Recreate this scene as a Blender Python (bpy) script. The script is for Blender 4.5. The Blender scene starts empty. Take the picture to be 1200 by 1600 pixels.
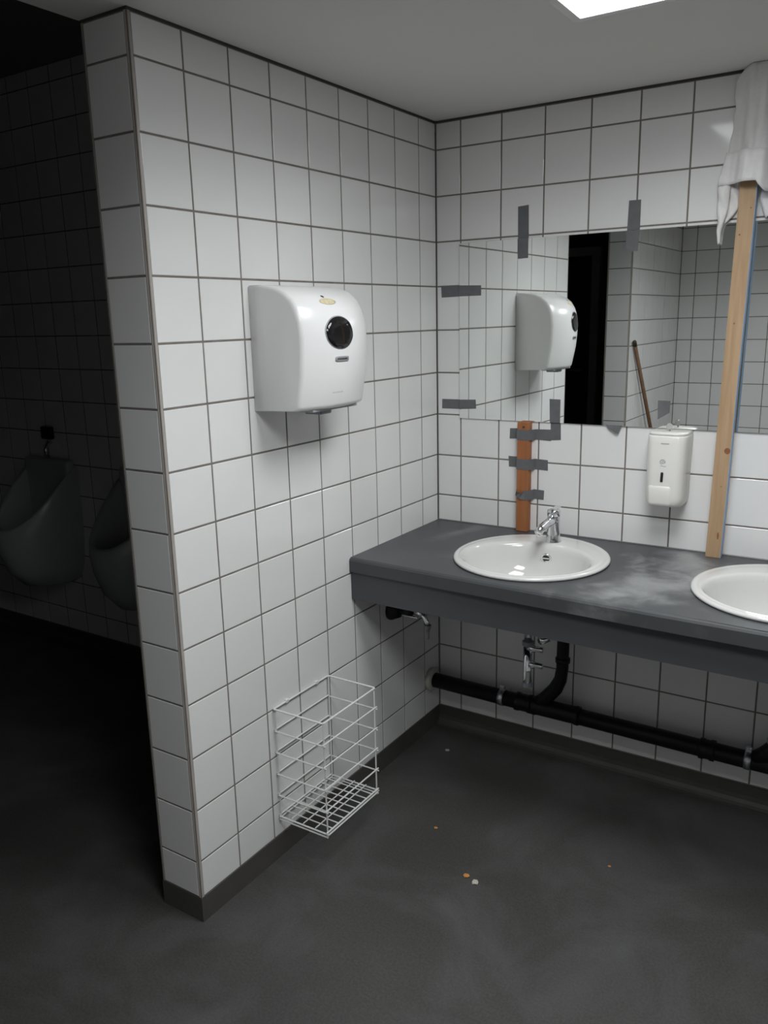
import bpy, bmesh, math, random
from mathutils import Vector, Matrix
random.seed(7)
C = bpy.context.scene.collection
S = bpy.context.scene
PI = math.pi

# ------------------------------------------------------------------ camera
yaw, pit, rol = -.5759, -.2318, -.0232
f = Vector((math.sin(yaw)*math.cos(pit), math.cos(yaw)*math.cos(pit), math.sin(pit)))
R0 = Vector((math.cos(yaw), -math.sin(yaw), 0)); U0 = R0.cross(f)
Rr = R0*math.cos(rol)+U0*math.sin(rol); Uu = -R0*math.sin(rol)+U0*math.cos(rol)
cam = bpy.data.cameras.new('camera'); co = bpy.data.objects.new('camera', cam); C.objects.link(co)
cam.sensor_fit = 'VERTICAL'; cam.sensor_height = 36; cam.lens = 36*1281.6/1600
cam.clip_start = .02
M = Matrix((Rr, Uu, -f)).transposed().to_4x4(); M.translation = Vector((1.4677, -2.6356, 1.5776))
co.matrix_world = M
S.camera = co

# ------------------------------------------------------------------ world, exposure
w = bpy.data.worlds.new('world'); S.world = w; w.use_nodes = True
w.node_tree.nodes['Background'].inputs[0].default_value = (.5, .6, .9, 1)
w.node_tree.nodes['Background'].inputs[1].default_value = .02
S.view_settings.view_transform = 'Standard'; S.view_settings.look = 'None'
S.view_settings.gamma = 1; S.view_settings.use_curve_mapping = False
S.view_settings.exposure = -0.07
LAMP_POWER = 10.0; LAMP_SPREAD = 158; LAMP_COLOR = (.955, .98, 1.0)

# ------------------------------------------------------------------ materials
def mat(name, col, rough=.5, metal=0, var=0, scale=8, bump=0, bscale=200, spec=.5, rand=0, coat=0):
    m = bpy.data.materials.new(name); m.use_nodes = True
    nt = m.node_tree; b = nt.nodes['Principled BSDF']
    b.inputs['Roughness'].default_value = rough; b.inputs['Metallic'].default_value = metal
    b.inputs['Specular IOR Level'].default_value = spec
    b.inputs['Coat Weight'].default_value = coat
    tc = nt.nodes.new('ShaderNodeTexCoord')
    n = nt.nodes.new('ShaderNodeTexNoise'); n.inputs['Scale'].default_value = scale; n.inputs['Detail'].default_value = 5
    nt.links.new(tc.outputs['Object'], n.inputs['Vector'])
    r = nt.nodes.new('ShaderNodeValToRGB')
    r.color_ramp.elements[0].position = .3; r.color_ramp.elements[1].position = .7
    c = Vector(col)
    r.color_ramp.elements[0].color = (*(c*(1-var)), 1); r.color_ramp.elements[1].color = (*(c*(1+var)), 1)
    nt.links.new(n.outputs['Fac'], r.inputs['Fac'])
    out = r.outputs['Color']
    if rand:
        oi = nt.nodes.new('ShaderNodeObjectInfo'); mr = nt.nodes.new('ShaderNodeMapRange')
        mr.inputs['To Min'].default_value = 1-rand; mr.inputs['To Max'].default_value = 1+rand
        nt.links.new(oi.outputs['Random'], mr.inputs['Value'])
        hs = nt.nodes.new('ShaderNodeHueSaturation')
        nt.links.new(mr.outputs['Result'], hs.inputs['Value']); nt.links.new(out, hs.inputs['Color']); out = hs.outputs['Color']
    nt.links.new(out, b.inputs['Base Color'])
    if bump:
        n2 = nt.nodes.new('ShaderNodeTexNoise'); n2.inputs['Scale'].default_value = bscale; n2.inputs['Detail'].default_value = 3
        nt.links.new(tc.outputs['Object'], n2.inputs['Vector'])
        bp = nt.nodes.new('ShaderNodeBump'); bp.inputs['Strength'].default_value = bump; bp.inputs['Distance'].default_value = .002
        nt.links.new(n2.outputs['Fac'], bp.inputs['Height']); nt.links.new(bp.outputs['Normal'], b.inputs['Normal'])
    return m

m_tile = mat('glazed white tile', (.78, .78, .77), .08, var=.01, rand=.025, bump=.05, bscale=12)
m_grout = mat('grey brown grout', (.19, .17, .152), .9, var=.15, scale=30)
m_trim = mat('tile edge profile', (.42, .385, .35), .35, var=.03)
m_shadow_gap = mat('dark ceiling shadow gap', (.05, .046, .042), .7)  # dark colour stands in for the shadow gap between tiles and ceiling
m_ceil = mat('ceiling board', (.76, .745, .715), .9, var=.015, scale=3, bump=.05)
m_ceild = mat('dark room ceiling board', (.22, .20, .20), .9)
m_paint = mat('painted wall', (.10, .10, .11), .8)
m_white = mat('white plastic', (.80, .80, .79), .22, var=.01)
m_soapw = mat('cream white plastic', (.78, .77, .73), .3, var=.01)
m_gplast = mat('grey plastic', (.22, .23, .25), .35)
m_black = mat('black glossy window', (.012, .011, .011), .08)
m_slot = mat('black sight slot', (.02, .018, .016), .3)
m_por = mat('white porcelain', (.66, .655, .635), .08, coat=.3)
m_chrome = mat('chrome', (.80, .81, .83), .08, metal=1)
m_steel = mat('zinc plated clamp', (.55, .57, .6), .3, metal=1)
m_pipe = mat('black drain pipe', (.006, .006, .007), .45, spec=.3)
m_collar = mat('white pipe collar', (.55, .54, .5), .5)
m_tape = mat('grey duct tape', (.125, .13, .135), .42, var=.08, scale=40, bump=.3, bscale=300)
m_wire = mat('white coated wire', (.72, .72, .71), .35)
m_paper = mat('white tissue paper', (.78, .77, .76), .9, var=.03, scale=30, bump=.6, bscale=120)
m_blue = mat('light blue painted edge', (.27, .42, .62), .5, var=.05)
m_door = mat('dark door', (.06, .06, .063), .5)
m_frame = mat('dark steel frame', (.55, .55, .52), .5)
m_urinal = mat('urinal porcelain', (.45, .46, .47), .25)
m_sensor = mat('dark blue plastic', (.01, .012, .04), .3)
m_chip = mat('orange wood crumb', (.55, .25, .07), .8)
m_crumb = mat('pale plaster crumb', (.5, .47, .42), .9)
m_yellow = mat('yellow glue residue', (.62, .55, .36), .7, var=.15, scale=150)
m_logo = mat('printed grey ink', (.30, .30, .31), .5)
m_ring = mat('grey window rim', (.33, .34, .35), .3)

def wood(name, a, b_, sc=(18, 60, 1.2)):
    m = bpy.data.materials.new(name); m.use_nodes = True; nt = m.node_tree; b = nt.nodes['Principled BSDF']
    tc = nt.nodes.new('ShaderNodeTexCoord'); mp = nt.nodes.new('ShaderNodeMapping'); mp.inputs['Scale'].default_value = sc
    n = nt.nodes.new('ShaderNodeTexNoise'); n.inputs['Scale'].default_value = 4; n.inputs['Detail'].default_value = 6
    n.inputs['Distortion'].default_value = .6
    r = nt.nodes.new('ShaderNodeValToRGB'); r.color_ramp.elements[0].position = .32; r.color_ramp.elements[1].position = .68
    r.color_ramp.elements[0].color = (*a, 1); r.color_ramp.elements[1].color = (*b_, 1)
    nt.links.new(tc.outputs['Object'], mp.inputs['Vector']); nt.links.new(mp.outputs['Vector'], n.inputs['Vector'])
    nt.links.new(n.outputs['Fac'], r.inputs['Fac']); nt.links.new(r.outputs['Color'], b.inputs['Base Color'])
    b.inputs['Roughness'].default_value = .6
    return m
m_pine = wood('pale pine', (.385, .25, .135), (.46, .315, .185))
m_batten = wood('orange brown stained wood', (.30, .105, .035), (.36, .14, .05))
m_knot = mat('pine knot', (.25, .10, .045), .6, var=.2, scale=90)
m_pole = wood('brown wooden pole', (.14, .07, .035), (.22, .12, .06))

def mirror_mat():
    m = bpy.data.materials.new('silvered mirror glass'); m.use_nodes = True; b = m.node_tree.nodes['Principled BSDF']
    b.inputs['Base Color'].default_value = (.89, .915, .90, 1); b.inputs['Metallic'].default_value = 1; b.inputs['Roughness'].default_value = .005
    return m
m_mirror = mirror_mat()
m_medge = mat('mirror edge', (.18, .2, .19), .3)

def floor_mat():
    m = mat('speckled grey vinyl', (.057, .055, .053), .5, var=.14, scale=2.2, bump=.04)
    nt = m.node_tree; b = nt.nodes['Principled BSDF']
    src = b.inputs['Base Color'].links[0].from_socket
    tc = nt.nodes.new('ShaderNodeTexCoord')
    # fine speckle
    n = nt.nodes.new('ShaderNodeTexNoise'); n.inputs['Scale'].default_value = 160; n.inputs['Detail'].default_value = 2
    nt.links.new(tc.outputs['Object'], n.inputs['Vector'])
    r = nt.nodes.new('ShaderNodeValToRGB'); r.color_ramp.elements[0].position = .35; r.color_ramp.elements[1].position = .7
    r.color_ramp.elements[0].color = (.85, .85, .85, 1); r.color_ramp.elements[1].color = (1.25, 1.25, 1.25, 1)
    nt.links.new(n.outputs['Fac'], r.inputs['Fac'])
    mx = nt.nodes.new('ShaderNodeMix'); mx.data_type = 'RGBA'; mx.blend_type = 'MULTIPLY'; mx.inputs[0].default_value = 1
    nt.links.new(src, mx.inputs[6]); nt.links.new(r.outputs['Color'], mx.inputs[7])
    # dusty smears
    n3 = nt.nodes.new('ShaderNodeTexNoise'); n3.inputs['Scale'].default_value = 2.6; n3.inputs['Detail'].default_value = 9
    n3.inputs['Roughness'].default_value = .62; n3.inputs['Distortion'].default_value = .8
    nt.links.new(tc.outputs['Object'], n3.inputs['Vector'])
    r3 = nt.nodes.new('ShaderNodeValToRGB'); r3.color_ramp.elements[0].position = .46; r3.color_ramp.elements[1].position = .72
    nt.links.new(n3.outputs['Fac'], r3.inputs['Fac'])
    ml = nt.nodes.new('ShaderNodeMath'); ml.operation = 'MULTIPLY'; ml.inputs[1].default_value = .45
    nt.links.new(r3.outputs['Color'], ml.inputs[0])
    mx2 = nt.nodes.new('ShaderNodeMix'); mx2.data_type = 'RGBA'
    mx2.inputs[7].default_value = (.125, .128, .125, 1)
    nt.links.new(ml.outputs[0], mx2.inputs[0]); nt.links.new(mx.outputs[2], mx2.inputs[6])
    nt.links.new(mx2.outputs[2], b.inputs['Base Color'])
    return m
m_floor = floor_mat()
m_cove = mat('dark vinyl cove', (.072, .068, .064), .5, var=.08, scale=20)

def counter_mat():
    m = mat('dark grey laminate', (.058, .062, .066), .42, var=.10, scale=5)
    nt = m.node_tree; b = nt.nodes['Principled BSDF']
    src = b.inputs['Base Color'].links[0].from_socket
    tc = nt.nodes.new('ShaderNodeTexCoord'); prev = src
    def N(op, a, bb=None):
        n = nt.nodes.new('ShaderNodeMath'); n.operation = op
        for i, v in enumerate((a, bb)):
            if v is None: continue
            if isinstance(v, (int, float)): n.inputs[i].default_value = v
            else: nt.links.new(v, n.inputs[i])
        return n.outputs[0]
    ns = nt.nodes.new('ShaderNodeTexNoise'); ns.inputs['Scale'].default_value = 9; ns.inputs['Detail'].default_value = 9; ns.inputs['Distortion'].default_value = .35
    nt.links.new(tc.outputs['Object'], ns.inputs['Vector'])
    sp = nt.nodes.new('ShaderNodeSeparateXYZ'); nt.links.new(tc.outputs['Object'], sp.inputs[0])
    # dried cleaning smears: (centre x, centre y, radius x, radius y, strength, skew)
    for cx, cy, rx, ry, st, sk in ((.885, -.40, .14, .24, 1.0, .15), (.94, -.15, .13, .16, .95, -.25), (.16, -.13, .035, .12, .35, .3), (.30, -.42, .06, .02, .2, 0)):
        dy = N('SUBTRACT', sp.outputs[1], cy)
        dx = N('SUBTRACT', N('SUBTRACT', sp.outputs[0], cx), N('MULTIPLY', dy, sk))
        d = N('SQRT', N('ADD', N('POWER', N('ABSOLUTE', N('DIVIDE', dx, rx)), 2), N('POWER', N('ABSOLUTE', N('DIVIDE', dy, ry)), 2)))
        d = N('ADD', d, N('MULTIPLY', N('SUBTRACT', ns.outputs['Fac'], .5), 3.2))
        mr = nt.nodes.new('ShaderNodeMapRange'); mr.inputs['From Min'].default_value = 1.3; mr.inputs['From Max'].default_value = -.1
        mr.inputs['To Min'].default_value = 0; mr.inputs['To Max'].default_value = st; mr.interpolation_type = 'SMOOTHSTEP'
        nt.links.new(d, mr.inputs['Value'])
        mx = nt.nodes.new('ShaderNodeMix'); mx.data_type = 'RGBA'; mx.inputs[7].default_value = (.27, .275, .275, 1)
        nt.links.new(mr.outputs['Result'], mx.inputs[0]); nt.links.new(prev, mx.inputs[6]); prev = mx.outputs[2]
    nt.links.new(prev, b.inputs['Base Color'])
    return m
m_counter = counter_mat()
m_apron = mat('dark grey apron laminate', (.062, .067, .073), .45, var=.04)

def emis(name, col, s):
    m = bpy.data.materials.new(name); m.use_nodes = True; nt = m.node_tree; nt.nodes.clear()
    e = nt.nodes.new('ShaderNodeEmission'); e.inputs[0].default_value = (*col, 1); e.inputs[1].default_value = s
    o = nt.nodes.new('ShaderNodeOutputMaterial'); nt.links.new(e.outputs[0], o.inputs[0])
    return m

# ------------------------------------------------------------------ helpers
def obj(name, bm, m, parent=None, smooth=False, loc=None):
    me = bpy.data.meshes.new(name)
    if smooth:
        for fc in bm.faces: fc.smooth = True
    bmesh.ops.recalc_face_normals(bm, faces=bm.faces[:])
    bm.to_mesh(me); bm.free()
    for mm in (m if isinstance(m, (list, tuple)) else [m]): me.materials.append(mm)
    o = bpy.data.objects.new(name, me); C.objects.link(o)
    if parent: o.parent = parent
    if loc: o.location = loc
    return o
def tag(o, label, cat, group=None, kind=None):
    o['label'] = label; o['category'] = cat
    if group: o['group'] = group
    if kind: o['kind'] = kind
    return o
def thing(name, label, cat, loc=(0, 0, 0), group=None):
    o = bpy.data.objects.new(name, None); C.objects.link(o); o.location = loc
    return tag(o, label, cat, group)
def struct(o):
    o['kind'] = 'structure'; return o
def box(bm, a, b, bev=0, seg=2):
    a, b = Vector(a), Vector(b)
    v = [bm.verts.new((x, y, z)) for x in (a.x, b.x) for y in (a.y, b.y) for z in (a.z, b.z)]
    fs = [bm.faces.new([v[i] for i in q]) for q in ((0, 1, 3, 2), (4, 6, 7, 5), (0, 4, 5, 1), (2, 3, 7, 6), (0, 2, 6, 4), (1, 5, 7, 3))]
    if bev:
        es = list({e for fc in fs for e in fc.edges})
        bmesh.ops.bevel(bm, geom=es, offset=bev, segments=seg, affect='EDGES', profile=.5)
    return bm
def bx(a, b, bev=0, seg=2): return box(bmesh.new(), a, b, bev, seg)
def tube(bm, pts, r, n=10, cap=True):
    pts = [Vector(p) for p in pts]; rs = r if isinstance(r, (list, tuple)) else [r]*len(pts)
    rings = []; up = None
    for i, p in enumerate(pts):
        d = (pts[min(i+1, len(pts)-1)]-pts[max(i-1, 0)]).normalized()
        if up is None:
            up = Vector((0, 0, 1)) if abs(d.z) < .9 else Vector((1, 0, 0))
        s = d.cross(up).normalized(); up = s.cross(d).normalized()
        rings.append([bm.verts.new(p+(s*math.cos(t)+up*math.sin(t))*rs[i]) for t in [2*PI*k/n for k in range(n)]])
    for a, b in zip(rings, rings[1:]):
        for k in range(n): bm.faces.new((a[k], a[(k+1) % n], b[(k+1) % n], b[k]))
    if cap: bm.faces.new(rings[0]); bm.faces.new(rings[-1][::-1])
    return bm
def tb(pts, r, n=10): return tube(bmesh.new(), pts, r, n)
def lathe(prof, n=32, c=(0, 0, 0), axis='z', sx=1, sy=1):
    bm = bmesh.new(); rings = []
    for r, h in prof:
        ring = []
        for k in range(n):
            t = 2*PI*k/n; a, b = r*math.cos(t)*sx, r*math.sin(t)*sy
            p = {'z': (a, b, h), 'x': (h, a, b), 'y': (a, h, b)}[axis]
            ring.append(bm.verts.new((p[0]+c[0], p[1]+c[1], p[2]+c[2])))
        rings.append(ring)
    for a, b in zip(rings, rings[1:]):
        for k in range(n): bm.faces.new((a[k], a[(k+1) % n], b[(k+1) % n], b[k]))
    for rg in (rings[0], rings[-1]):
        try: bm.faces.new(rg)
        except ValueError: pass
    return bm
def arc(c, r, a0, a1, n, plane='xy'):
    out = []
    for k in range(n+1):
        t = a0+(a1-a0)*k/n; u, v = r*math.cos(t), r*math.sin(t)
        out.append({'xy': (c[0]+u, c[1]+v, c[2]), 'xz': (c[0]+u, c[1], c[2]+v), 'yz': (c[0], c[1]+u, c[2]+v)}[plane])
    return out

# ------------------------------------------------------------------ setting : tiled walls
H = 2.224; BASE = .0749; T = .15; J = .005
ZJ = [BASE]+[BASE+.1071+T*k for k in range(14)]+[H-.007]      # tile row edges
tile_meshes = {}
def tile_mesh(w, h):
    key = (round(w, 4), round(h, 4))
    if key not in tile_meshes:
        bm = bmesh.new(); c = .0012; d = .0015
        def ring(i, y): return [bm.verts.new(p) for p in ((i, y, i), (w-i, y, i), (w-i, y, h-i), (i, y, h-i))]
        r0, r1, r2 = ring(0, 0), ring(0, -d+.0008), ring(c, -d)
        for a, b in ((r0, r1), (r1, r2)):
            for k in range(4): bm.faces.new((a[k], a[(k+1) % 4], b[(k+1) % 4], b[k]))
        bm.faces.new(r2)
        bmesh.ops.recalc_face_normals(bm, faces=bm.faces[:])
        me = bpy.data.meshes.new('tile'); bm.to_mesh(me); bm.free(); me.materials.append(m_tile)
        tile_meshes[key] = me
    return tile_meshes[key]
def tile_wall(parent, origin, rz, us, zs, show=None):
    """us: joint positions along the wall, zs: joint heights, the wall's face runs from origin along rz"""
    rot = Matrix.Rotation(rz, 4, 'Z'); rest = bmesh.new(); nrest = 0
    for i in range(len(us)-1):
        for k in range(len(zs)-1):
            u0, u1 = us[i]+J/2, us[i+1]-J/2; z0, z1 = zs[k]+J/2, zs[k+1]-J/2
            if u1-u0 < .01 or z1-z0 < .01: continue
            me = tile_mesh(u1-u0, z1-z0)
            loc = Vector(origin)+rot @ Vector((u0, 0, z0))
            if show is None or show((u0+u1)/2, (z0+z1)/2):
                o = bpy.data.objects.new('tile', me); C.objects.link(o); o.parent = parent
                o.location = loc
                o.rotation_euler = (random.gauss(0, .0012), random.gauss(0, .0004), rz+random.gauss(0, .0012))
            else:
                n0 = len(rest.verts); rest.from_mesh(me)
                rest.verts.ensure_lookup_table()
                mt = Matrix.Translation(loc) @ rot
                bmesh.ops.transform(rest, matrix=mt, verts=rest.verts[n0:]); nrest += 1
    if nrest:
        o = obj('tiles', rest, m_tile, parent); o['kind'] = 'stuff'
    else: rest.free()
def cols(a, b, off):
    out = [a]; x = a+off
    while x < b-.012: out.append(x); x += T
    out.append(b); return out

G = .0006                                    # how far tile backs sink into the grout bed
XR, YR = 3.3, -3.5                           # right wall, rear wall
LN = 1.3169; ST = -2.36; TH = .1509
# partition wall on the left, ending in a tiled end face
wl = struct(obj('wall_left', bx((-TH+.0015, -LN+.0015, 0), (-.0015, 0, H)), m_grout))
tile_wall(wl, (-.0015+G-.0006, -LN, 0), PI/2, [.0085]+[.0038+T*k for k in range(1, 9)]+[LN-.001], ZJ)
tile_wall(wl, (-TH, -LN+.0015, 0), 0, [.0085, TH-.0085], ZJ)
def corner(parent, x, y, a0):
    bm = bmesh.new(); r = .009
    pts = arc((0, 0, 0), r, a0, a0+PI/2, 6)
    pts = [(0, 0, 0)]+pts
    lo = [bm.verts.new((x+p[0], y+p[1], BASE)) for p in pts]; hi = [bm.verts.new((x+p[0], y+p[1], H-.007)) for p in pts]
    n = len(pts)
    for k in range(n): bm.faces.new((lo[k], lo[(k+1) % n], hi[(k+1) % n], hi[k]))
    bm.faces.new(lo[::-1]); bm.faces.new(hi)
    return obj('edge_profile', bm, m_trim, parent)
corner(wl, -.009, -LN+.009, -PI/2)
corner(wl, -TH+.009, -LN+.009, PI)
obj('ceiling_joint', bx((-TH+.001, -LN+.001, H-.0065), (-.0008, 0, H)), m_shadow_gap, wl)
# back wall behind the basins
wb = struct(obj('wall_back', bx((-.0, .0015, 0), (XR, .15, H)), m_grout))
tile_wall(wb, (0, .0015, 0), 0, [.001]+[.0959+T*k for k in range(22)]+[XR], ZJ, lambda u, z: u < 1.5)
obj('ceiling_joint', bx((0, .0008, H-.0065), (XR, .01, H)), m_shadow_gap, wb)
# short return wall (seen in the mirror)
ws = struct(obj('wall_return', bx((-TH+.0015, YR, 0), (-.0015, ST-.0015, H)), m_grout))
tile_wall(ws, (-.0015, YR, 0), PI/2, [0]+[ST-YR-.0038-T*k for k in range(7, 0, -1)]+[ST-YR-.0085], ZJ)
tile_wall(ws, (0, ST-.0015, 0), PI, [.0085, TH-.0085], ZJ)
corner(ws, -.009, ST-.009, 0); corner(ws, -TH+.009, ST-.009, PI/2)
# rear wall (seen in the mirror)
wr = struct(obj('wall_rear', bx((0, YR-.15, 0), (XR, YR-.0015, H)), m_grout))
tile_wall(wr, (XR, YR-.0015, 0), PI, [XR-x for x in cols(0, XR, .10)][::-1], ZJ, lambda u, z: u > XR-1.4)
wri = struct(obj('wall_right', bx((XR+.0015, YR, 0), (XR+.15, 0, H)), m_grout))
tile_wall(wri, (XR+.0015, 0, 0), -PI/2, cols(0, -YR, .1), ZJ, lambda u, z: False)
# the unlit room beyond the partition
YD = -.2; XD = -3.9; YE = -5.2; HD = 2.65
ZD = [BASE]+[BASE+.1071+T*k for k in range(17)]+[HD]
wd = struct(obj('wall_far_left', bx((XD, YD+.0015, 0), (-TH+.001, YD+.15, HD)), m_grout))
tile_wall(wd, (XD, YD+.0015, 0), 0, cols(0, -XD-TH, .05), ZD, lambda u, z: .6 < u < 2.75 and z < 2.6)
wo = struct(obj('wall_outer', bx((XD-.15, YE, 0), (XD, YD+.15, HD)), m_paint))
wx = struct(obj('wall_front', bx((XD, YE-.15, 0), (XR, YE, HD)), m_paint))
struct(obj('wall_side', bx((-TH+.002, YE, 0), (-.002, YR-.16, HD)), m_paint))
d = struct(obj('door_1', bx((-2.05, YE, 0), (-1.2, YE+.045, 2.1), .003), m_door))
obj('door_frame', box(box(bx((-2.13, YE-.001, 0), (-2.055, YE+.07, 2.18)), (-1.195, YE-.001, 0), (-1.12, YE+.07, 2.18)), (-2.055, YE-.001, 2.105), (-1.195, YE+.07, 2.18)), m_frame, d)
obj('door_handle', tb([(-1.27, YE+.045, 1.05), (-1.27, YE+.1, 1.05), (-1.38, YE+.1, 1.05)], .01), m_steel, d)

struct(obj('floor', bx((XD-.15, YE-.15, -.1), (XR+.15, .15, 0)), m_floor))
struct(obj('ceiling', bx((-TH-.003, YR-.15, H), (XR+.15, .15, H+.1)), m_ceil))
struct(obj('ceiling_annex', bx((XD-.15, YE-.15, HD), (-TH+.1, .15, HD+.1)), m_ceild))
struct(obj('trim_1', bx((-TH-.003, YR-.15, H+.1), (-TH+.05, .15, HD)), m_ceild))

def cove(name, pts):
    """vinyl skirting coved into the floor; pts = run on plan, room on the left-hand side"""
    bm = bmesh.new()
    prof = [(0, 0), (.03, 0), (.03, .0015), (.02, .003), (.011, .009), (.005, .02), (.003, .035), (.003, BASE-.002), (0, BASE-.002)]
    P = [Vector((p[0], p[1])) for p in pts]; rings = []
    for i, p in enumerate(P):
        ns = []
        if i > 0: t = (P[i]-P[i-1]).normalized(); ns.append(Vector((-t.y, t.x)))
        if i < len(P)-1: t = (P[i+1]-P[i]).normalized(); ns.append(Vector((-t.y, t.x)))
        n = sum(ns, Vector((0, 0))); n = n/n.length_squared*len(ns) if len(ns) == 1 else n*(2/n.length_squared)
        if len(ns) == 1: n = ns[0]
        rings.append([bm.verts.new((p.x+n.x*o, p.y+n.y*o, h)) for o, h in prof])
    m = len(prof)
    for a, b in zip(rings, rings[1:]):
        for k in range(m): bm.faces.new((a[k], a[(k+1) % m], b[(k+1) % m], b[k]))
    bm.faces.new(rings[0]); bm.faces.new(rings[-1][::-1])
    return struct(obj(name, bm, m_cove))
cove('baseboard_left', [(-TH, YD), (-TH, -LN), (0, -LN), (0, -.001)])
cove('baseboard_back', [(XR, 0), (0.0, 0)][::1])
cove('baseboard_return', [(0, YR), (0, ST), (-TH, ST), (-TH, YE)])
cove('baseboard_rear', [(0, YR), (XR, YR)])
cove('baseboard_far_left', [(-TH, YD), (XD, YD)])

# ------------------------------------------------------------------ ceiling lamp
m_lit = emis('lit diffuser', (.96, .98, 1.0), 6.0)
def ceiling_lamp(x, y, label, power):
    lm = thing('ceiling_lamp', label, 'lamp', (x, y, H), 'square LED ceiling panels')
    obj('frame', box(box(box(bx((-.31, -.31, -.006), (-.29, .31, 0)), (.29, -.31, -.006), (.31, .31, 0)), (-.29, -.31, -.006), (.29, -.29, 0)), (-.29, .29, -.006), (.29, .31, 0)), m_white, lm)
    obj('diffuser', bx((-.29, -.29, -.003), (.29, .29, -.001)), m_lit, lm)
    la = bpy.data.lights.new('panel_light', 'AREA'); la.shape = 'SQUARE'; la.size = .57
    la.energy = power; la.color = LAMP_COLOR; la.spread = math.radians(LAMP_SPREAD)
    lo = bpy.data.objects.new('panel_light', la); C.objects.link(lo); lo.parent = lm; lo.location = (0, 0, -.008)
ceiling_lamp(1.04, -.97, 'square white LED panel glowing in the ceiling above the basins', LAMP_POWER)
ceiling_lamp(1.3, -1.93, 'square white LED panel in the ceiling nearer the rear wall', LAMP_POWER*1.4)

# ------------------------------------------------------------------ worktop with two inset basins
ZC = .836
SINKS = [(.508, 'left'), (1.235, 'right')]
SA, SB, SY = .240, .250, -.318                 # outer half axes, centre
def yfront(x): return -.588-.034*min(x, 1.3)
wt = bpy.data.objects.new('worktop', None); C.objects.link(wt)
tag(wt, 'long dark grey laminate worktop with chalky smears, carrying both basins', 'worktop')
def worktop_slab():
    """slab built as strips around elliptical cut-outs"""
    bm = bmesh.new()
    X0, X1 = .001, XR-.002
    zt, zb = ZC, ZC-.046
    yb = -.001
    n = 48
    edges = [X0, SINKS[0][0]-.27, SINKS[0][0]+.27, SINKS[1][0]-.27, SINKS[1][0]+.27, X1]
    front = [(0, zb), (0, zt-.010), (.003, zt-.004), (.010, zt)]    # nose profile (offset back from the front, z)
    def strip(xs):
        rings = []
        for x in xs:
            yf = yfront(x)
            ring = [bm.verts.new((x, yb, zb))]+[bm.verts.new((x, yf+o, z)) for o, z in front]+[bm.verts.new((x, yb, zt))]
            rings.append(ring)
        return rings
    # plain pieces
    for a, b in ((edges[0], edges[1]), (edges[2], edges[3]), (edges[4], edges[5])):
        rg = strip([a, b])
        for p, q in zip(rg, rg[1:]):
            m = len(p)
            for k in range(m): bm.faces.new((p[k], p[(k+1) % m], q[(k+1) % m], q[k]))
        if a == edges[0]: bm.faces.new(rg[0])
        if b == edges[5]: bm.faces.new(rg[-1][::-1])
    # pieces with a hole
    for ia, (cx, _) in zip((1, 3), SINKS):
        a, b = edges[ia], edges[ia+1]; ha, hb = SA-.02, SB-.02
        def outer(t, z, nose=False):
            c, s = math.cos(t), math.sin(t)
            k = 1e9
            if abs(c) > 1e-6: k = min(k, ((b-cx) if c > 0 else (cx-a))/abs(c))
            if s > 1e-6: k = min(k, (yb-SY)/s)
            if s < -1e-6:
                # front line is slanted slightly; inset for the nose
                lo, hi = 0, 2
                for _ in range(40):
                    mid = (lo+hi)/2
                    if SY+mid*s > yfront(cx+mid*c)+.010: lo = mid
                    else: hi = mid
                k = min(k, lo)
            return (cx+k*c, SY+k*s, z)
        ang = sorted(set([round(2*PI*k/n, 6) for k in range(n)]+[round(math.atan2(y-SY, x-cx) % (2*PI), 6) for x, y in ((a, yb), (b, yb), (a, yfront(a)+.010), (b, yfront(b)+.010))]))
        ot = [bm.verts.new(outer(t, zt)) for t in ang]; it = [bm.verts.new((cx+ha*math.cos(t), SY+hb*math.sin(t), zt)) for t in ang]
        ob = [bm.verts.new(outer(t, zb)) for t in ang]; ib = [bm.verts.new((cx+ha*math.cos(t), SY+hb*math.sin(t), zb)) for t in ang]
        m = len(ang)
        for k in range(m):
            q = (k+1) % m
            bm.faces.new((ot[k], ot[q], it[q], it[k])); bm.faces.new((it[k], it[q], ib[q], ib[k])); bm.faces.new((ob[k], ob[q], ib[q], ib[k]))
        rg = []
        for x in (a, b):
            yf = yfront(x); rg.append([bm.verts.new((x, yf+o, z)) for o, z in front])
            rg[-1].insert(0, bm.verts.new((x, yf+.010, zb)))
        for k in range(4): bm.faces.new((rg[0][k], rg[0][k+1], rg[1][k+1], rg[1][k]))
    bmesh.ops.remove_doubles(bm, verts=bm.verts[:], dist=.0002)
    return bm
obj('top_slab', worktop_slab(), m_counter, wt)
bm = bmesh.new()
for z0, z1 in ((.695, ZC-.046),):
    v = []
    for x in (.001, XR-.002):
        yf = yfront(x)+.008
        v.append([bm.verts.new((x, y, z)) for y, z in ((yf, z0), (yf+.018, z0), (yf+.018, z1), (yf, z1))])
    for k in range(4): bm.faces.new((v[0][k], v[0][(k+1) % 4], v[1][(k+1) % 4], v[1][k]))
    bm.faces.new(v[0]); bm.faces.new(v[1][::-1])
obj('front_apron', bm, m_apron, wt)
for x in (.0, .87, 1.72):
    obj('support_rail', bx((x+.002, -.56, .74), (x+.024, -.002, ZC-.046)), m_apron, wt)
obj('seam_sealant', tb([(.003, -.004, ZC+.001), (XR-.01, -.004, ZC+.001)], .0025, 6), mat('grey silicone', (.16, .16, .16), .4), wt)

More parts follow.
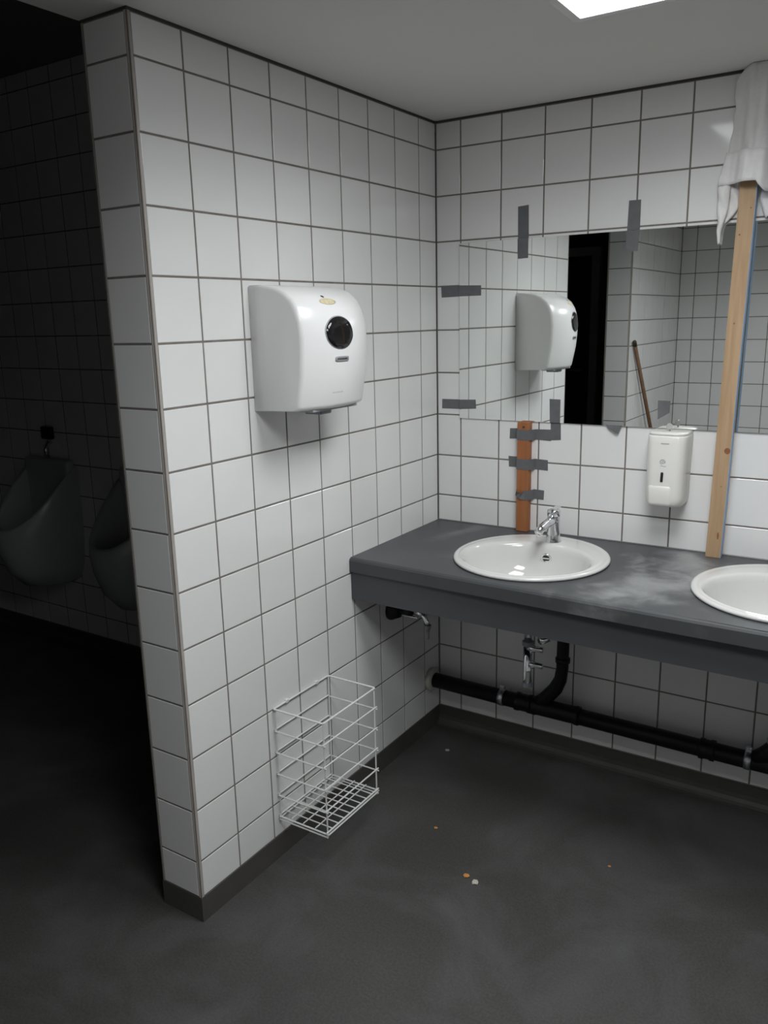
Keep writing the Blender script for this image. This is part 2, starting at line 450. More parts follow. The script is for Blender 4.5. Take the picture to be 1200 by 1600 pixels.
def make_basin(cx, label):
    b = thing('basin', label, 'sink', (cx, SY, ZC), 'round inset basins in the worktop')
    bm = bmesh.new(); n = 64
    # (scale a, scale b, centre shift y, z)
    ia, ib, isy = .203, .178, -.044
    lv = [(SA-.004, SB-.004, 0, .0005), (SA, SB, 0, .004), (SA, SB, 0, .008), (SA-.003, SB-.003, 0, .0115), (SA-.008, SB-.008, 0, .013),
          (SA-.014, SB-.015, -.002, .0122), (SA-.018, SB-.019, -.003, .0122), (SA-.022, SB-.03, -.010, .014),
          (ia+.004, ib+.010, isy+.006, .0135), (ia, ib, isy, .0115), (ia-.005, ib-.005, isy, .006), (ia-.010, ib-.009, isy, -.006),
          (ia-.018, ib-.014, isy, -.035), (ia-.035, ib-.025, isy, -.07), (ia-.065, ib-.05, isy, -.105), (ia-.11, ib-.09, isy, -.125), (.05, .045, isy, -.135), (.024, .024, isy, -.138)]
    rings = []
    for a, bb, sy, z in lv:
        rings.append([bm.verts.new((a*math.cos(2*PI*k/n), sy+bb*math.sin(2*PI*k/n), z)) for k in range(n)])
    # underside
    for a, bb, sy, z in [(.03, .03, isy, -.150), (.06, .055, isy, -.148), (ia-.10, ib-.08, isy, -.138), (ia-.05, ib-.035, isy, -.115), (ia-.01, ib-.006, isy, -.06), (ia+.003, ib+.006, isy, -.003), (SA-.024, SB-.024, 0, .0008)]:
        rings.append([bm.verts.new((a*math.cos(2*PI*k/n), sy+bb*math.sin(2*PI*k/n), z)) for k in range(n)])
    rings.append(rings[0])
    for p, q in zip(rings, rings[1:]):
        for k in range(n): bm.faces.new((p[k], p[(k+1) % n], q[(k+1) % n], q[k]))
    obj('bowl', bm, m_por, b, True)
    obj('drain', lathe([(.005, -.140), (.026, -.140), (.028, -.1375), (.026, -.136), (.02, -.1365), (.006, -.139)], 24, (0, isy, 0)), m_chrome, b, True)
    # overflow: chrome ring with two slots in the back wall of the bowl
    ov = bpy.data.objects.new('overflow', None)
    om = lathe([(.0155, .0), (.0175, -.001), (.0175, -.0035), (.0155, -.005), (.0125, -.0045), (.012, -.002)], 24, (0, 0, 0), 'y')
    o = obj('overflow_ring', om, m_chrome, b, True, (.004, isy+ib-.0155, -.030)); o.rotation_euler = (math.radians(14), 0, math.radians(3))
    g = obj('overflow_slot', lathe([(0.0118, -.0026), (.001, -.0030)], 20, (0, 0, 0), 'y'), m_slot, o)
    obj('overflow_bar', bx((-.011, -.0040, -.0022), (.011, -.0022, .0022)), m_chrome, o)
    bpy.data.objects.remove(ov)
    return b
make_basin(SINKS[0][0], 'white round ceramic basin nearer the tiled partition, chrome tap on its rim')
make_basin(SINKS[1][0], 'white round ceramic basin cut by the right picture edge')

def make_faucet(cx, label):
    t = thing('faucet', label, 'faucet', (cx, -.150, ZC+.013))
    obj('body', lathe([(.0, 0), (.026, 0), (.026, .004), (.0225, .008), (.0215, .03), (.0205, .07), (.0205, .086), (0, .087)], 32), m_chrome, t, True)
    bm = tube(bmesh.new(), [(0, 0, .074), (-.002, -.03, .073), (-.004, -.06, .070), (-.006, -.092, .064), (-.007, -.114, .059)], [.0165, .0155, .0145, .0135, .013], 20)
    obj('spout', bm, m_chrome, t, True)
    a = obj('aerator', lathe([(0, 0), (.010, 0), (.0105, .006), (.0105, .012), (0, .012)], 20, (-.0065, -.102, .043)), m_chrome, t, True)
    h = lathe([(0, .088), (.0195, .088), (.0215, .090), (.0215, .104), (.0205, .108), (.018, .1095), (0, .110)], 28)
    obj('handle_base', h, m_chrome, t, True)
    obj('lever', bx((-.009, -.018, .108), (.009, .045, .1145), .003), m_chrome, t)
    return t
make_faucet(.515, 'small chrome single lever tap on the basin nearer the tiled partition')
make_faucet(1.245, 'small chrome single lever tap on the right hand basin')

# ------------------------------------------------------------------ drainage below the worktop
PY, PR = -.075, .0285
def pz(x): return .214-.010*x
dp = thing('drain_pipe', 'thick black waste pipe running along the tiled wall beneath the worktop', 'pipe', (0, PY, 0))
obj('pipe', tb([(.004, 0, pz(0)), (2.4, 0, pz(2.4))], PR, 20), m_pipe, dp, True)
for a, b in ((.36, .425), (.425, .60), (1.00, 1.05), (1.235, 1.40)):
    obj('socket', lathe([(PR, a), (PR+.0055, a+.002), (PR+.0055, a+.014), (PR+.003, a+.018), (PR+.003, b-.018), (PR+.0055, b-.014), (PR+.0055, b-.002), (PR, b)], 20, (0, 0, pz(a)), 'x'), m_pipe, dp, True)
obj('wall_collar', lathe([(PR, .001), (PR+.016, .001), (PR+.016, .016), (PR+.012, .021), (PR, .022)], 28, (0, 0, pz(0)), 'x'), m_collar, dp, True)
for x0 in (.44, 1.165):
    z0 = pz(x0)
    obj('branch', tb([(x0, 0, z0+.005), (x0+.035, -.001, z0+.04), (x0+.07, -.002, z0+.085), (x0+.088, -.004, z0+.125), (x0+.094, -.006, z0+.17), (x0+.096, -.008, z0+.30), (x0+.096, -.01, z0+.36)], [.026, .026, .025, .0225, .0215, .021, .021], 18), m_pipe, dp, True)
    obj('branch_socket', lathe([(.021, -.0), (.0255, .002), (.0255, .018), (.021, .02)], 20, (x0+.095, -.007, z0+.19)), m_pipe, dp, True)
for i, x in enumerate((.306, 1.147)):
    c = thing('pipe_clamp', ['zinc pipe clamp around the black waste pipe nearer the corner', 'zinc pipe clamp around the black waste pipe at the right picture edge'][i], 'clamp', (x, PY, pz(x)), 'clamps on the waste pipe')
    obj('band', lathe([(PR, -.010), (PR+.0025, -.010), (PR+.0025, .010), (PR, .010)], 24, (0, 0, 0), 'x'), m_steel, c, True)
    obj('lug', bx((-.009, -.006, PR), (.009, .006, PR+.016), .001), m_steel, c)
    obj('screw', tb([(0, -.012, PR+.010), (0, .012, PR+.010)], .004, 10), m_steel, c)
    obj('wall_stud', tb([(0, PR, 0), (0, -PY-.001, 0)], .004, 8), m_steel, c)
for i, x0 in enumerate((.512, 1.239)):
    t = thing('bottle_trap', ['chrome bottle trap hanging under the basin nearer the partition', 'chrome bottle trap under the right hand basin'][i], 'trap', (x0, SY-.02, 0), 'bottle traps under the basins')
    obj('tailpipe', lathe([(0, .55), (.013, .55), (.013, .682), (0, .682)], 20), m_chrome, t, True)
    obj('nut', lathe([(.013, .552), (.019, .553), (.019, .566), (.013, .567)], 10), m_gplast, t)
    obj('cup', lathe([(0, .418), (.010, .419), (.0135, .424), (.0145, .44), (.0145, .552), (.0, .553)], 20), m_chrome, t, True)
    obj('cup_cap', lathe([(0, .412), (.016, .412), (.0165, .424), (.0, .426)], 12), m_gplast, t)
    for z in (.545, .49):
        obj('union', lathe([(0, .0), (.012, .0), (.0135, .006), (.0135, .020), (.009, .024), (.009, .05), (0, .05)], 14, (0, .0, z), 'x'), m_chrome, t, True)
    obj('outlet_arm', tb([(.04, 0, .575), (.055, .03, .577), (.052, .12, .577), (.030, .232, .566)], .013, 14), m_chrome, t, True)

# small drain cock on the partition under the worktop
t = thing('drain_cock', 'small chrome tap on a black fitting, on the partition under the worktop', 'tap', (0, -.345, .598))
obj('rosette', lathe([(0, .001), (.038, .001), (.038, .010), (.032, .022), (.024, .040), (0, .041)], 24, (0, 0, -.012), 'x'), m_pipe, t, True)
obj('fitting', tb([(.02, 0, 0), (.075, 0, -.003), (.09, 0, -.004)], [.022, .022, .016], 16), m_pipe, t, True)
obj('valve_body', tb([(.080, 0, -.004), (.120, 0, -.006), (.132, 0, -.012)], [.011, .012, .010], 14), m_chrome, t, True)
obj('lever', bx((.055, -.017, -.022), (.118, -.009, -.017), .0015), m_chrome, t)
obj('spout', tb([(.118, 0, .002), (.136, 0, -.018), (.146, 0, -.034), (.148, 0, -.045)], [.011, .010, .0095, .009], 12), m_chrome, t, True)
obj('nozzle', lathe([(0, -.062), (.008, -.062), (.012, -.050), (.0125, -.044), (0, -.043)], 14, (.148, 0, 0)), m_gplast, t)
obj('hose_stub', lathe([(0, -.094), (.0055, -.094), (.0065, -.062), (0, -.0615)], 12, (.148, 0, 0)), mat('milky hose', (.35, .35, .33), .3), t, True)

# ------------------------------------------------------------------ mirrors
def mirror(x0, x1, label, rz=0):
    t = thing('wall_mirror', label, 'mirror', (x0, 0, 0), 'frameless mirrors above the basins')
    t.rotation_euler = (0, 0, rz)
    w = x1-x0
    m = obj('glass', bx((0, -.0055, 1.222), (w, -.0008, 1.822)), [m_medge, m_mirror], t)
    for p in m.data.polygons:
        if p.normal.y < -.9: p.material_index = 1
    return t
mirror(.094, .984, 'large frameless mirror between the corner and the pine upright')
mirror(.986, 1.88, 'frameless mirror continuing to the right of the pine upright', math.radians(-.3))

# ------------------------------------------------------------------ duct tape pieces
def ribbon(path, width, th=.0007):
    """path: points on the surface; width: vector across the tape"""
    bm = bmesh.new(); P = [Vector(p) for p in path]; W = Vector(width)
    L = []
    for p in P:
        L.append((bm.verts.new(p), bm.verts.new(p+W)))
    fs = [bm.faces.new((a[0], b[0], b[1], a[1])) for a, b in zip(L, L[1:])]
    return bm
def tape(label, path, width, rough=True, **k):
    bm = ribbon(path, width)
    if rough:                                   # slightly uneven torn ends
        vs = list(bm.verts)
        for v in (vs[0], vs[1], vs[-2], vs[-1]): v.co += Vector((random.uniform(-.002, .002), 0, random.uniform(-.002, .002)))
    o = obj('duct_tape', bm, m_tape)
    md = o.modifiers.new('thickness', 'SOLIDIFY'); md.thickness = .0008; md.offset = 0
    return tag(o, label, 'tape', 'duct tape around the mirror and battens')
YM, YW = -.0063, -.0007
tape('vertical grey tape strip above the mirror, left of the two', [(.309, YW, 1.925), (.309, YW, 1.824), (.310, YM, 1.821), (.311, YM, 1.760)], (.038, 0, 0))
tape('vertical grey tape strip above the mirror, right of the two', [(.671, YW, 1.908), (.670, YW, 1.824), (.670, YM, 1.821), (.668, YM, 1.762)], (.039, 0, 0))
tape('upper horizontal grey tape strip on the mirror side edge near the corner', [(.020, YW, 1.645), (.092, YW, 1.646), (.095, YM, 1.646), (.178, YM, 1.645)], (0, 0, .037))
tape('lower horizontal grey tape strip on the mirror side edge near the corner', [(.020, YW, 1.253), (.092, YW, 1.254), (.095, YM, 1.254), (.158, YM, 1.256)], (0, 0, .034))
tape('vertical grey tape strip crossing the mirror bottom beside the brown batten', [(.436, YM, 1.302), (.437, YM, 1.223), (.438, YW, 1.219), (.440, YW, 1.162)], (.036, 0, 0))
BX0, BX1, BY = .330, .372, -.031               # brown batten
def over_batten(x0, x1, z, dz): return [(x0, YW, z+dz), (BX0-.006, YW, z+dz), (BX0-.0008, BY-.0008, z+dz*.6), (BX1+.0008, BY-.0008, z), (BX1+.014, YW, z-dz*.3), (x1, YW, z-dz)]
tape('topmost grey tape strip holding the brown batten, level with the upright strip', over_batten(.290, .440, 1.160, 0), (0, 0, .036))
tape('middle grey tape strip holding the brown batten', over_batten(.286, .432, 1.057, .002), (0, 0, .037))
o = tape('lowest grey tape strip on the brown batten, twisted at its left end', [(BX0-.012, YW, .985), (BX0-.002, BY-.003, .965), (BX0+.012, BY-.006, .955), (BX0+.030, BY-.001, .950), (BX1+.001, BY-.001, .951), (BX1+.013, YW, .952), (.420, YW, .951)], (0, 0, .034))
# the twisted end: narrow the first points
vs = o.data.vertices
vs[1].co = Vector((BX0-.006, YW, 1.000)); vs[3].co = Vector((BX0+.004, BY-.012, .982)); vs[5].co = Vector((BX0+.020, BY-.008, .975))
# scraps on the mirror's lower edge
def scrap(label, pts, y=-.0068):
    bm = bmesh.new(); f0 = bm.faces.new([bm.verts.new((x, yy, z)) for x, yy, z in pts])
    o = obj('duct_tape', bm, m_tape); md = o.modifiers.new('thickness', 'SOLIDIFY'); md.thickness = .0008; md.offset = 0
    return tag(o, label, 'tape', 'duct tape around the mirror and battens')
scrap('small torn grey tape scrap hanging below the mirror edge', [(.630, -.0064, 1.2235), (.682, -.0064, 1.2235), (.678, -.008, 1.212), (.672, -.010, 1.196), (.655, -.011, 1.203), (.640, -.009, 1.212)])
scrap('torn grey tape square on the mirror behind the soap dispenser', [(.792, -.0064, 1.308), (.829, -.0064, 1.308), (.829, -.0064, 1.271), (.795, -.010, 1.250)])

# ------------------------------------------------------------------ battens
b = thing('wooden_batten', 'short orange brown batten standing on the worktop under the mirror', 'batten', (0, 0, 0))
obj('timber', bx((BX0, BY, ZC+.001), (BX1, -.001, 1.2215), .0012, 1), m_batten, b)
obj('screw', lathe([(0, 0), (.0035, -.0008), (0.0045, 0)], 10, (.353, BY-.0003, 1.205), 'y'), mat('dark screw head', (.05, .035, .025), .5), b)

p = thing('pine_board', 'pale knotty pine upright with a blue edge, braced from worktop to ceiling', 'board', (0, 0, 0))
# leans a little: foot off the wall, head against it
def prism(parent, name, foot, head, m, depth):
    bm = bmesh.new(); v = []
    for (x0, x1, y), z in ((foot, ZC+.001), (head, H-.001)):
        v.append([bm.verts.new(q) for q in ((x0, y, z), (x1, y, z), (x1, y+depth, z), (x0, y+depth, z))])
    for k in range(4): bm.faces.new((v[0][k], v[0][(k+1) % 4], v[1][(k+1) % 4], v[1][k]))
    bm.faces.new(v[0][::-1]); bm.faces.new(v[1])
    return obj(name, bm, m, parent)
F, Hd = (.972, 1.015, -.050), (.999, 1.043, -.033)
prism(p, 'timber', F, Hd, m_pine, .026)
prism(p, 'painted_edge', (F[1]+.0002, F[1]+.0014, F[2]-.0004), (Hd[1]+.0002, Hd[1]+.0014, Hd[2]-.0004), m_blue, .0266)
def bpt(u, z):
    k = (z-ZC)/(H-ZC); x0 = F[0]+(Hd[0]-F[0])*k; y = F[2]+(Hd[2]-F[2])*k
    return (x0+u*.043, y, z)
for u, z, r, ry in ((.80, 1.168, .009, 1.15), (.25, 1.785, .0028, 1), (.80, 1.855, .002, 1), (.45, 1.54, .0025, 1), (.62, 1.06, .002, 1), (.72, .905, .003, 4.5)):
    q = bpt(u, z)
    k = obj('knot', lathe([(r, 0), (r*.6, -.0003), (0.0003, -.0004)], 14, (0, 0, 0), 'y', 1, ry), m_knot, p, False, q)

# ------------------------------------------------------------------ tissue wrapped round the head of the pine board
def fold(x, z):
    return .004*math.sin(x*160+z*9)+.003*math.sin(x*310-z*23)+.0025*math.sin(z*90+x*40)
pt = thing('paper_towel', 'crumpled white paper wrapped around the head of the pine upright', 'paper towel', (0, 0, 0))
bm = bmesh.new(); NX, NZ = 44, 36; g = []
ZL = [2.222, 2.19, 2.12, 2.05, 2.01, 1.925]; XL = [.985, .957, .962, .957, .950, .935]
def interp(z, zs, xs):
    for i in range(len(zs)-1):
        if zs[i] >= z >= zs[i+1]: return xs[i]+(xs[i+1]-xs[i])*(zs[i]-z)/(zs[i]-zs[i+1])
    return xs[-1] if z < zs[-1] else xs[0]
for j in range(NZ+1):
    row = []
    for i in range(NX+1):
        s = i/NX
        zb = 1.932
        z = 2.2225+(zb-2.2225)*(j/NZ)
        xl = interp(z, ZL, XL)+.002*math.sin(z*110); x = xl+(1.135-xl)*s
        bulge = math.exp(-((x-1.03)/.036)**4)
        flare = .014*max(0, min(1, (1.985-z)/.012))
        y = -.006-.046*bulge-.012*math.exp(-((x-.99)/.03)**2)-flare*(.4+bulge)+fold(x, z)*(.25+.4*s)-.004*s
        row.append(bm.verts.new((x, min(y, -.0085), z)))
    g.append(row)
for j in range(NZ):
    for i in range(NX): bm.faces.new((g[j][i], g[j][i+1], g[j+1][i+1], g[j+1][i]))
o = obj('wrap', bm, m_paper, pt, True); md = o.modifiers.new('thickness', 'SOLIDIFY'); md.thickness = .0012; md.offset = 1
# turned-up cuff around the lower edge
bm = bmesh.new(); g = []
for j in range(9):
    row = []
    for i in range(41):
        q = i/40; t = j/8
        zt_ = 2.008-.006*q; zb_ = 1.922 if q < .60 else 1.922-.028*min(1, (q-.60)/.12)
        z = zt_+(zb_-zt_)*t; xl = .950-.020*t+.0015*math.sin(z*200); x = xl+(1.110-xl)*q
        bulge = math.exp(-((x-1.028)/.040)**4)
        y = -.020-.050*bulge-.012*math.exp(-((x-.985)/.03)**2)-.006*t+fold(x, z)*.35
        row.append(bm.verts.new((x, min(y, -.012), z)))
    g.append(row)
for j in range(8):
    for i in range(40): bm.faces.new((g[j][i], g[j][i+1], g[j+1][i+1], g[j+1][i]))
o = obj('cuff', bm, m_paper, pt, True); md = o.modifiers.new('thickness', 'SOLIDIFY'); md.thickness = .0015; md.offset = 1
def strip(pts, y0, amp):
    """pts: (z, xl, xr) down the strip"""
    bm = bmesh.new(); rows = []
    N = 18
    for j in range(N+1):
        z = pts[0][0]+(pts[-1][0]-pts[0][0])*j/N
        xl = interp(z, [q[0] for q in pts], [q[1] for q in pts]); xr = interp(z, [q[0] for q in pts], [q[2] for q in pts])
        row = []
        for i in range(7):
            s = i/6; x = xl+(xr-xl)*s
            row.append(bm.verts.new((x, y0-amp*math.sin(PI*s)*(.6+.4*math.sin(z*70))-.002*math.sin(z*120+x*200), z+.003*math.sin(s*11+z*50))))
        rows.append(row)
    for j in range(N):
        for i in range(6): bm.faces.new((rows[j][i], rows[j][i+1], rows[j+1][i+1], rows[j+1][i]))
    o = obj('torn_strip', bm, m_paper, pt, True); md = o.modifiers.new('thickness', 'SOLIDIFY'); md.thickness = .001
strip([(1.945, .935, .968), (1.905, .932, .966), (1.86, .934, .963), (1.825, .938, .956), (1.80, .936, .948), (1.765, .940, .946)], -.022, .010)
strip([(1.945, .950, .992), (1.90, .956, .990), (1.86, .955, .988), (1.835, .952, .975), (1.82, .950, .958)], -.012, .006)
strip([(1.93, 1.048, 1.10), (1.88, 1.045, 1.098), (1.85, 1.052, 1.095), (1.83, 1.060, 1.085)], -.014, .006)

# ------------------------------------------------------------------ soap dispenser
def rbox(w, d, h, rs, lv):
    """upright rounded body: back on y=0, front towards -y. lv: (z, width factor, depth factor)"""
    bm = bmesh.new(); rings = []
    for z, fw, fd in lv:
        W, D = w*fw/2, d*fd; ring = [(-W, 0)]
        r = min(rs, W*.9, D*.9); n = 8
        ring += [(-W+r-r*math.cos(a), -D+r-r*math.sin(a)) for a in [PI/2*k/n for k in range(n+1)]]
        # gently bowed front
        ring += [(W-r+r*math.sin(a), -D+r-r*math.cos(a)) for a in [PI/2*k/n for k in range(n+1)]]
        ring += [(W, 0)]
        ring = [(x, y-(.006*(1-(x/W)**2) if y < -D*.5 else 0)) for x, y in ring]
        rings.append([bm.verts.new((x, y, z)) for x, y in ring])
    m = len(rings[0])
    for a, b in zip(rings, rings[1:]):
        for k in range(m): bm.faces.new((a[k], a[(k+1) % m], b[(k+1) % m], b[k]))
    bm.faces.new(rings[0][::-1]); bm.faces.new(rings[-1])
    return bm
SD = (.845, -.0015, .990)
sd = thing('soap_dispenser', 'white wall soap dispenser beneath the mirror, between the two basins', 'soap dispenser', SD)
obj('body', rbox(.118, .102, .24, .026, [(0, .80, .80), (.004, .88, .90), (.012, .93, .97), (.03, .96, 1), (.12, .97, .98), (.20, 1, .94), (.216, 1, .92), (.221, .98, .90)]), m_soapw, sd, True)
obj('lid', rbox(.118, .094, .01, .03, [(.2215, .975, .955), (.225, .99, .98), (.229, .97, .97), (.231, .90, .88)]), m_soapw, sd, True)
o = obj('push_button', rbox(.078, .012, .07, .011, [(0, .80, .5), (.004, .9, .8), (.012, .97, 1), (.05, 1, 1), (.060, .95, .9), (.066, .85, .6)]), m_soapw, sd, True, (-.008, -.094, .004))
sl = tube(bmesh.new(), [(0, 0, -.013), (0, 0, .013)], .0036, 10)
o = obj('sight_slot', bx((-.0042, -.003, -.0155), (.0042, .002, .0155), .0025, 3), m_slot, sd, False, (-.004, -.1045, .095)); o.rotation_euler = (0, math.radians(2), 0)
# printed drop-and-ring emblem with a line of small lettering below it
bm = bmesh.new()
tube(bm, arc((0, 0, 0), .0075, -.4, PI*1.4, 18, 'xz'), .0009, 6)
tube(bm, arc((.001, 0, -.001), .0035, 0, 2*PI, 14, 'xz'), .0008, 6)
tube(bm, [(-.006, 0, -.0125), (-.001, 0, -.0115), (.004, 0, -.0132), (.011, 0, -.0128)], .0009, 6)
obj('emblem', bm, m_logo, sd, False, (-.004, -.1035, .142))
bm = bmesh.new()
for k in range(7): box(bm, (-.012+k*.0035, -.0004, 0), (-.012+k*.0035+.0022, .0008, .0024))
obj('lettering', bm, m_logo, sd, False, (0, -.1012, .197))
ky = obj('key_plate', lathe([(0, -.001), (.0095, -.001), (.0095, .001), (0, .001)], 18, (0, 0, .010), 'y'), mat('clear grey key', (.42, .43, .42), .15), sd, False, (.0, -.055, .236)); ky.rotation_euler = (math.radians(-8), math.radians(-6), math.radians(25))
obj('key_shaft', tb([(0, 0, -.008), (0, 0, .002)], .002, 8), m_gplast, ky)

# ------------------------------------------------------------------ paper towel dispenser on the partition
td = thing('paper_towel_dispenser', 'large white paper towel dispenser with round dark window on the partition', 'dispenser', (.0012, -.845, 0))
prof = [(0, 1.668), (.045, 1.667), (.085, 1.660), (.112, 1.648), (.134, 1.629), (.149, 1.603), (.158, 1.572), (.162, 1.535), (.161, 1.49), (.157, 1.44), (.150, 1.40), (.143, 1.362), (.140, 1.353), (.133, 1.349), (.06, 1.347), (0, 1.345)]
bulge0 = 1.0
HW = .147
def dx(t, x): return x*(1.02+.24*(1-abs(t)**2.0)*min(1, x/.10))
def front_x(yl, z):
    for (xa, za), (xb, zb) in zip(prof, prof[1:]):
        if za >= z >= zb and za != zb:
            x = xa+(xb-xa)*(za-z)/(za-zb); return dx(yl/HW, x)
    return .15
bm = bmesh.new(); secs = []
rr = .009
ys = [(-HW, rr)]+[(-HW+rr*(1-math.cos(a)), rr*(1-math.sin(a))) for a in (PI/8, PI/4, PI*3/8, PI/2)]
mid = [(-HW+rr+(2*HW-2*rr)*k/20, 0) for k in range(1, 20)]
allsec = ys+mid+[(-y, i) for y, i in ys[::-1]]
cz = 1.50
for y, ins in allsec:
    ring = []
    for x, z in prof:
        X = dx(y/HW, x); Z = z
        if ins:
            X = X-ins if x > .1 else X*(1-ins/.2)
            Z = z-ins if z > 1.60 else (z+ins*.25 if z < 1.36 else z)
            if x == 0: X = 0
        ring.append(bm.verts.new((max(X, 0), y, Z)))
    secs.append(ring)
for a, b in zip(secs, secs[1:]):
    for k in range(len(a)-1): bm.faces.new((a[k], a[k+1], b[k+1], b[k]))
    bm.faces.new((a[0], b[0], b[-1], a[-1]))
bm.faces.new(secs[0]); bm.faces.new(secs[-1][::-1])
body = obj('cover', bm, m_white, td, True)
def on_front(yl, z, off=.0): return (front_x(yl, z)+off, yl, z)
def patch(name, cy, cz, ay, az, m, off, parent=td, n=28, sq=2):
    """decal or window following the curved cover"""
    bm = bmesh.new(); rings = []
    for s in (1, .7, .35):
        ring = []
        for k in range(n):
            t = 2*PI*k/n; c, s_ = math.cos(t), math.sin(t)
            c = math.copysign(abs(c)**(2/sq), c); s_ = math.copysign(abs(s_)**(2/sq), s_)
            yy, zz = cy+ay*s*c, cz+az*s*s_
            ring.append(bm.verts.new((front_x(yy, zz)+off, yy, zz)))
        rings.append(ring)
    base = [bm.verts.new((v.co.x-off-.001, v.co.y, v.co.z)) for v in rings[0]]
    rings = [base]+rings
    for a, b in zip(rings, rings[1:]):
        for k in range(n): bm.faces.new((a[k], a[(k+1) % n], b[(k+1) % n], b[k]))
    bm.faces.new(rings[-1])
    return obj(name, bm, m, parent, True)
WY, WZ = -.028, 1.545
patch('window_rim', WY, WZ, .0535, .0425, m_ring, .0012)
patch('window', WY, WZ, .0505, .0400, m_black, .0026)
pl = patch('nameplate', WY+.004, 1.478, .026, .0068, m_ring, .002, sq=5)
bm = bmesh.new()
for k in range(9):
    y0 = WY+.004-.019+k*.0043; xx = front_x(y0, 1.478)+.0022
    box(bm, (xx-.001, y0, 1.4755), (xx+.0004, y0+.0028, 1.4805))
obj('nameplate_letters', bm, m_slot, pl)
bm = bmesh.new()
for k in range(7):
    y0 = WY-.018+k*.0058; xx = front_x(y0, 1.392)
    box(bm, (xx-.001, y0, 1.390), (xx+.0004, y0+.004, 1.394 if k else 1.3965))
obj('lettering', bm, mat('faint grey print', (.55, .55, .55), .4), td)
patch('glue_residue', WY-.010, 1.623, .030, .008, m_yellow, .0006)
patch('dot', WY-.014, 1.636, .0045, .0028, m_slot, .0012)
obj('outlet', bx((.085, -.045, 1.331), (.140, .005, 1.351), .004), m_gplast, td)
obj('tear_bar', bx((.10, -.10, 1.343), (.158, .10, 1.350), .002), mat('mid grey lip', (.35, .36, .38), .4), td)  # lower lip in one even mid grey

# ------------------------------------------------------------------ wire basket
BKy0, BKy1, BKx, BKz0, BKz1 = -.992, -.728, .182, .140, .487
bk = thing('wire_basket', 'empty white wire waste basket mounted low on the partition', 'basket', (0, 0, 0))
wr_ = .0023
def loop(z, r=wr_, ext=.006, x0=.006, x1=BKx):
    obj('wire', tb([(x0, BKy0, z), (x1+ext, BKy0, z)], r, 6), m_wire, bk)
    obj('wire', tb([(x0, BKy1, z), (x1+ext, BKy1, z)], r, 6), m_wire, bk)
    obj('wire', tb([(x1, BKy0-ext, z+2*r), (x1, BKy1+ext, z+2*r)], r, 6), m_wire, bk)
    obj('wire', tb([(x0, BKy0-.001, z+2*r), (x0, BKy1+.001, z+2*r)], r, 6), m_wire, bk)
obj('rim', tb([(.006, BKy0, BKz1), (BKx-.004, BKy0, BKz1), (BKx, BKy0+.004, BKz1), (BKx, BKy1-.004, BKz1), (BKx-.004, BKy1, BKz1), (.006, BKy1, BKz1), (.005, BKy1-.002, BKz1), (.005, BKy0+.002, BKz1), (.006, BKy0, BKz1)], .0028, 8), m_wire, bk)
for k in range(1, 5): loop(BKz0+(BKz1-BKz0)*(5-k)/5+.000)
for x in (.006+.002, BKx-.002):
    for y in (BKy0+.0035, BKy1-.0035):
        obj('wire', tb([(x, y, BKz0-.012), (x, y, BKz1)], wr_, 6), m_wire, bk)
# floor of the basket
loop(BKz0, .0026, .004); loop(BKz0-.010, .0024, .002)
for k in range(1, 9):
    y = BKy0+(BKy1-BKy0)*k/9; obj('wire', tb([(.006, y, BKz0+.002), (BKx, y, BKz0+.002)], .0019, 6), m_wire, bk)
for k in range(1, 4):
    x = .006+(BKx-.006)*k/4; obj('wire', tb([(x, BKy0, BKz0+.0055), (x, BKy1, BKz0+.0055)], .0019, 6), m_wire, bk)
for y in (BKy0+.06, BKy1-.06): obj('hook', bx((.0005, y-.006, BKz1-.004), (.009, y+.006, BKz1+.006), .001), m_wire, bk)

# ------------------------------------------------------------------ pole leaning on the return wall (seen in the mirror)
pl_ = thing('broom_handle', 'brown wooden pole leaning on lit tiles, seen in the mirror', 'pole', (0, 0, 0))
obj('shaft', tb([(.055, -3.40, .0135), (.0145, -2.425, 1.395)], .0115, 14), m_pole, pl_, True)
obj('end_cap', lathe([(0, 0), (.0125, 0), (.0125, .03), (.009, .036), (0, .038)], 14), mat('dark pole tip', (.05, .035, .02), .5), pl_, True, (.0150, -2.435, 1.382)).rotation_euler = (math.radians(-35), 0, 0)

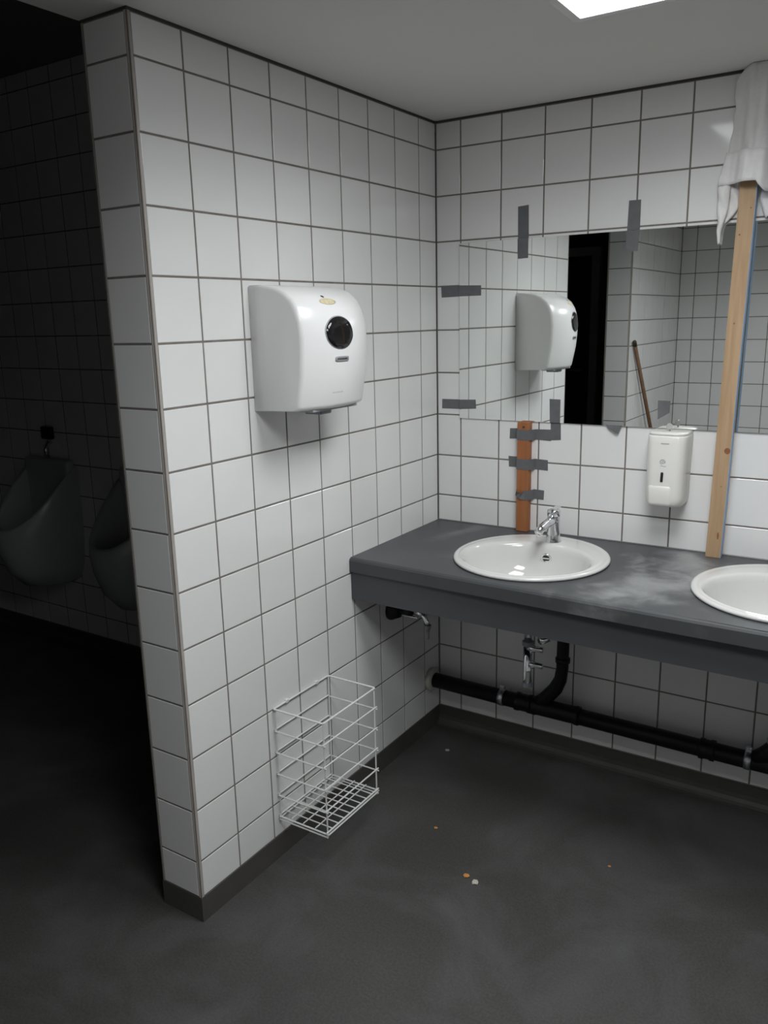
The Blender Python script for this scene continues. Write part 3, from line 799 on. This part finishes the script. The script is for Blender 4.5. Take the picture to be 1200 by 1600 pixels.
# ------------------------------------------------------------------ urinals in the unlit room
def urinal(cx, label):
    t = thing('urinal', label, 'urinal', (cx, YD, 0), 'urinals in the dark room')
    bm = bmesh.new(); n = 28
    def ring(w, dp, z, zf=None, ins=0):
        out = []
        for k in range(n+1):
            a = PI*k/n; x = -math.cos(a)*(w-ins); q = math.sin(a)
            y = -(q**.8)*(dp-ins)
            zz = z if zf is None else zf+(z-zf)*(1-q)**1.3
            out.append(bm.verts.new((x, y-.002, zz)))
        return out
    R = [ring(.06, .10, .34), ring(.12, .22, .37), ring(.155, .29, .45), ring(.172, .325, .55), ring(.18, .335, .66, .62), ring(.18, .33, .92, .655), ring(.17, .32, .935, .668), ring(.15, .30, .92, .66), ring(.14, .26, .70, .56), ring(.11, .2, .56, .47), ring(.05, .11, .46, .44)]
    for a, b in zip(R, R[1:]):
        for k in range(n): bm.faces.new((a[k], a[k+1], b[k+1], b[k]))
    bm.faces.new(R[0][::-1]); bm.faces.new(R[-1])
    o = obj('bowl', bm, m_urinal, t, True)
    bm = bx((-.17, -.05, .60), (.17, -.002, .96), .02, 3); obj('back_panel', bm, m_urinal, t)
    obj('flush_pipe', tb([(0, -.03, .955), (0, -.035, 1.0), (0, -.02, 1.03), (0, -.002, 1.03)], .009, 10), m_chrome, t, True)
    obj('sensor', bx((-.035, -.03, 1.05), (.035, -.002, 1.11), .006), m_sensor, t)
    return t
urinal(-2.02, 'white wall urinal in the dark room, farther from the partition')
urinal(-1.33, 'white wall urinal half hidden behind the partition edge')

# ------------------------------------------------------------------ crumbs on the floor
for i, (x, y, r, m, lb) in enumerate(((.333, -.628, .006, m_chip, 'tiny orange wood crumb on the floor below the basin nearer the partition'),
        (.521, -.784, .011, m_chip, 'largest orange wood crumb on the open floor'), (.859, -.531, .005, m_chip, 'tiny orange wood crumb on the floor, rightmost of them'),
        (.136, -.189, .009, m_crumb, 'pale plaster crumb under the worktop near the corner'), (.555, -.797, .012, m_crumb, 'pale plaster crumb beside the largest orange crumb'))):
    bm = bmesh.new(); bmesh.ops.create_icosphere(bm, subdivisions=1, radius=r)
    for v in bm.verts: v.co = Vector((v.co.x*random.uniform(.8, 1.4), v.co.y*random.uniform(.7, 1.1), max(v.co.z*.35, -.25*r)))
    zmin = min(v.co.z for v in bm.verts)
    o = obj('crumb', bm, m, None, False, (x, y, -zmin)); tag(o, lb, 'debris', 'crumbs on the floor')
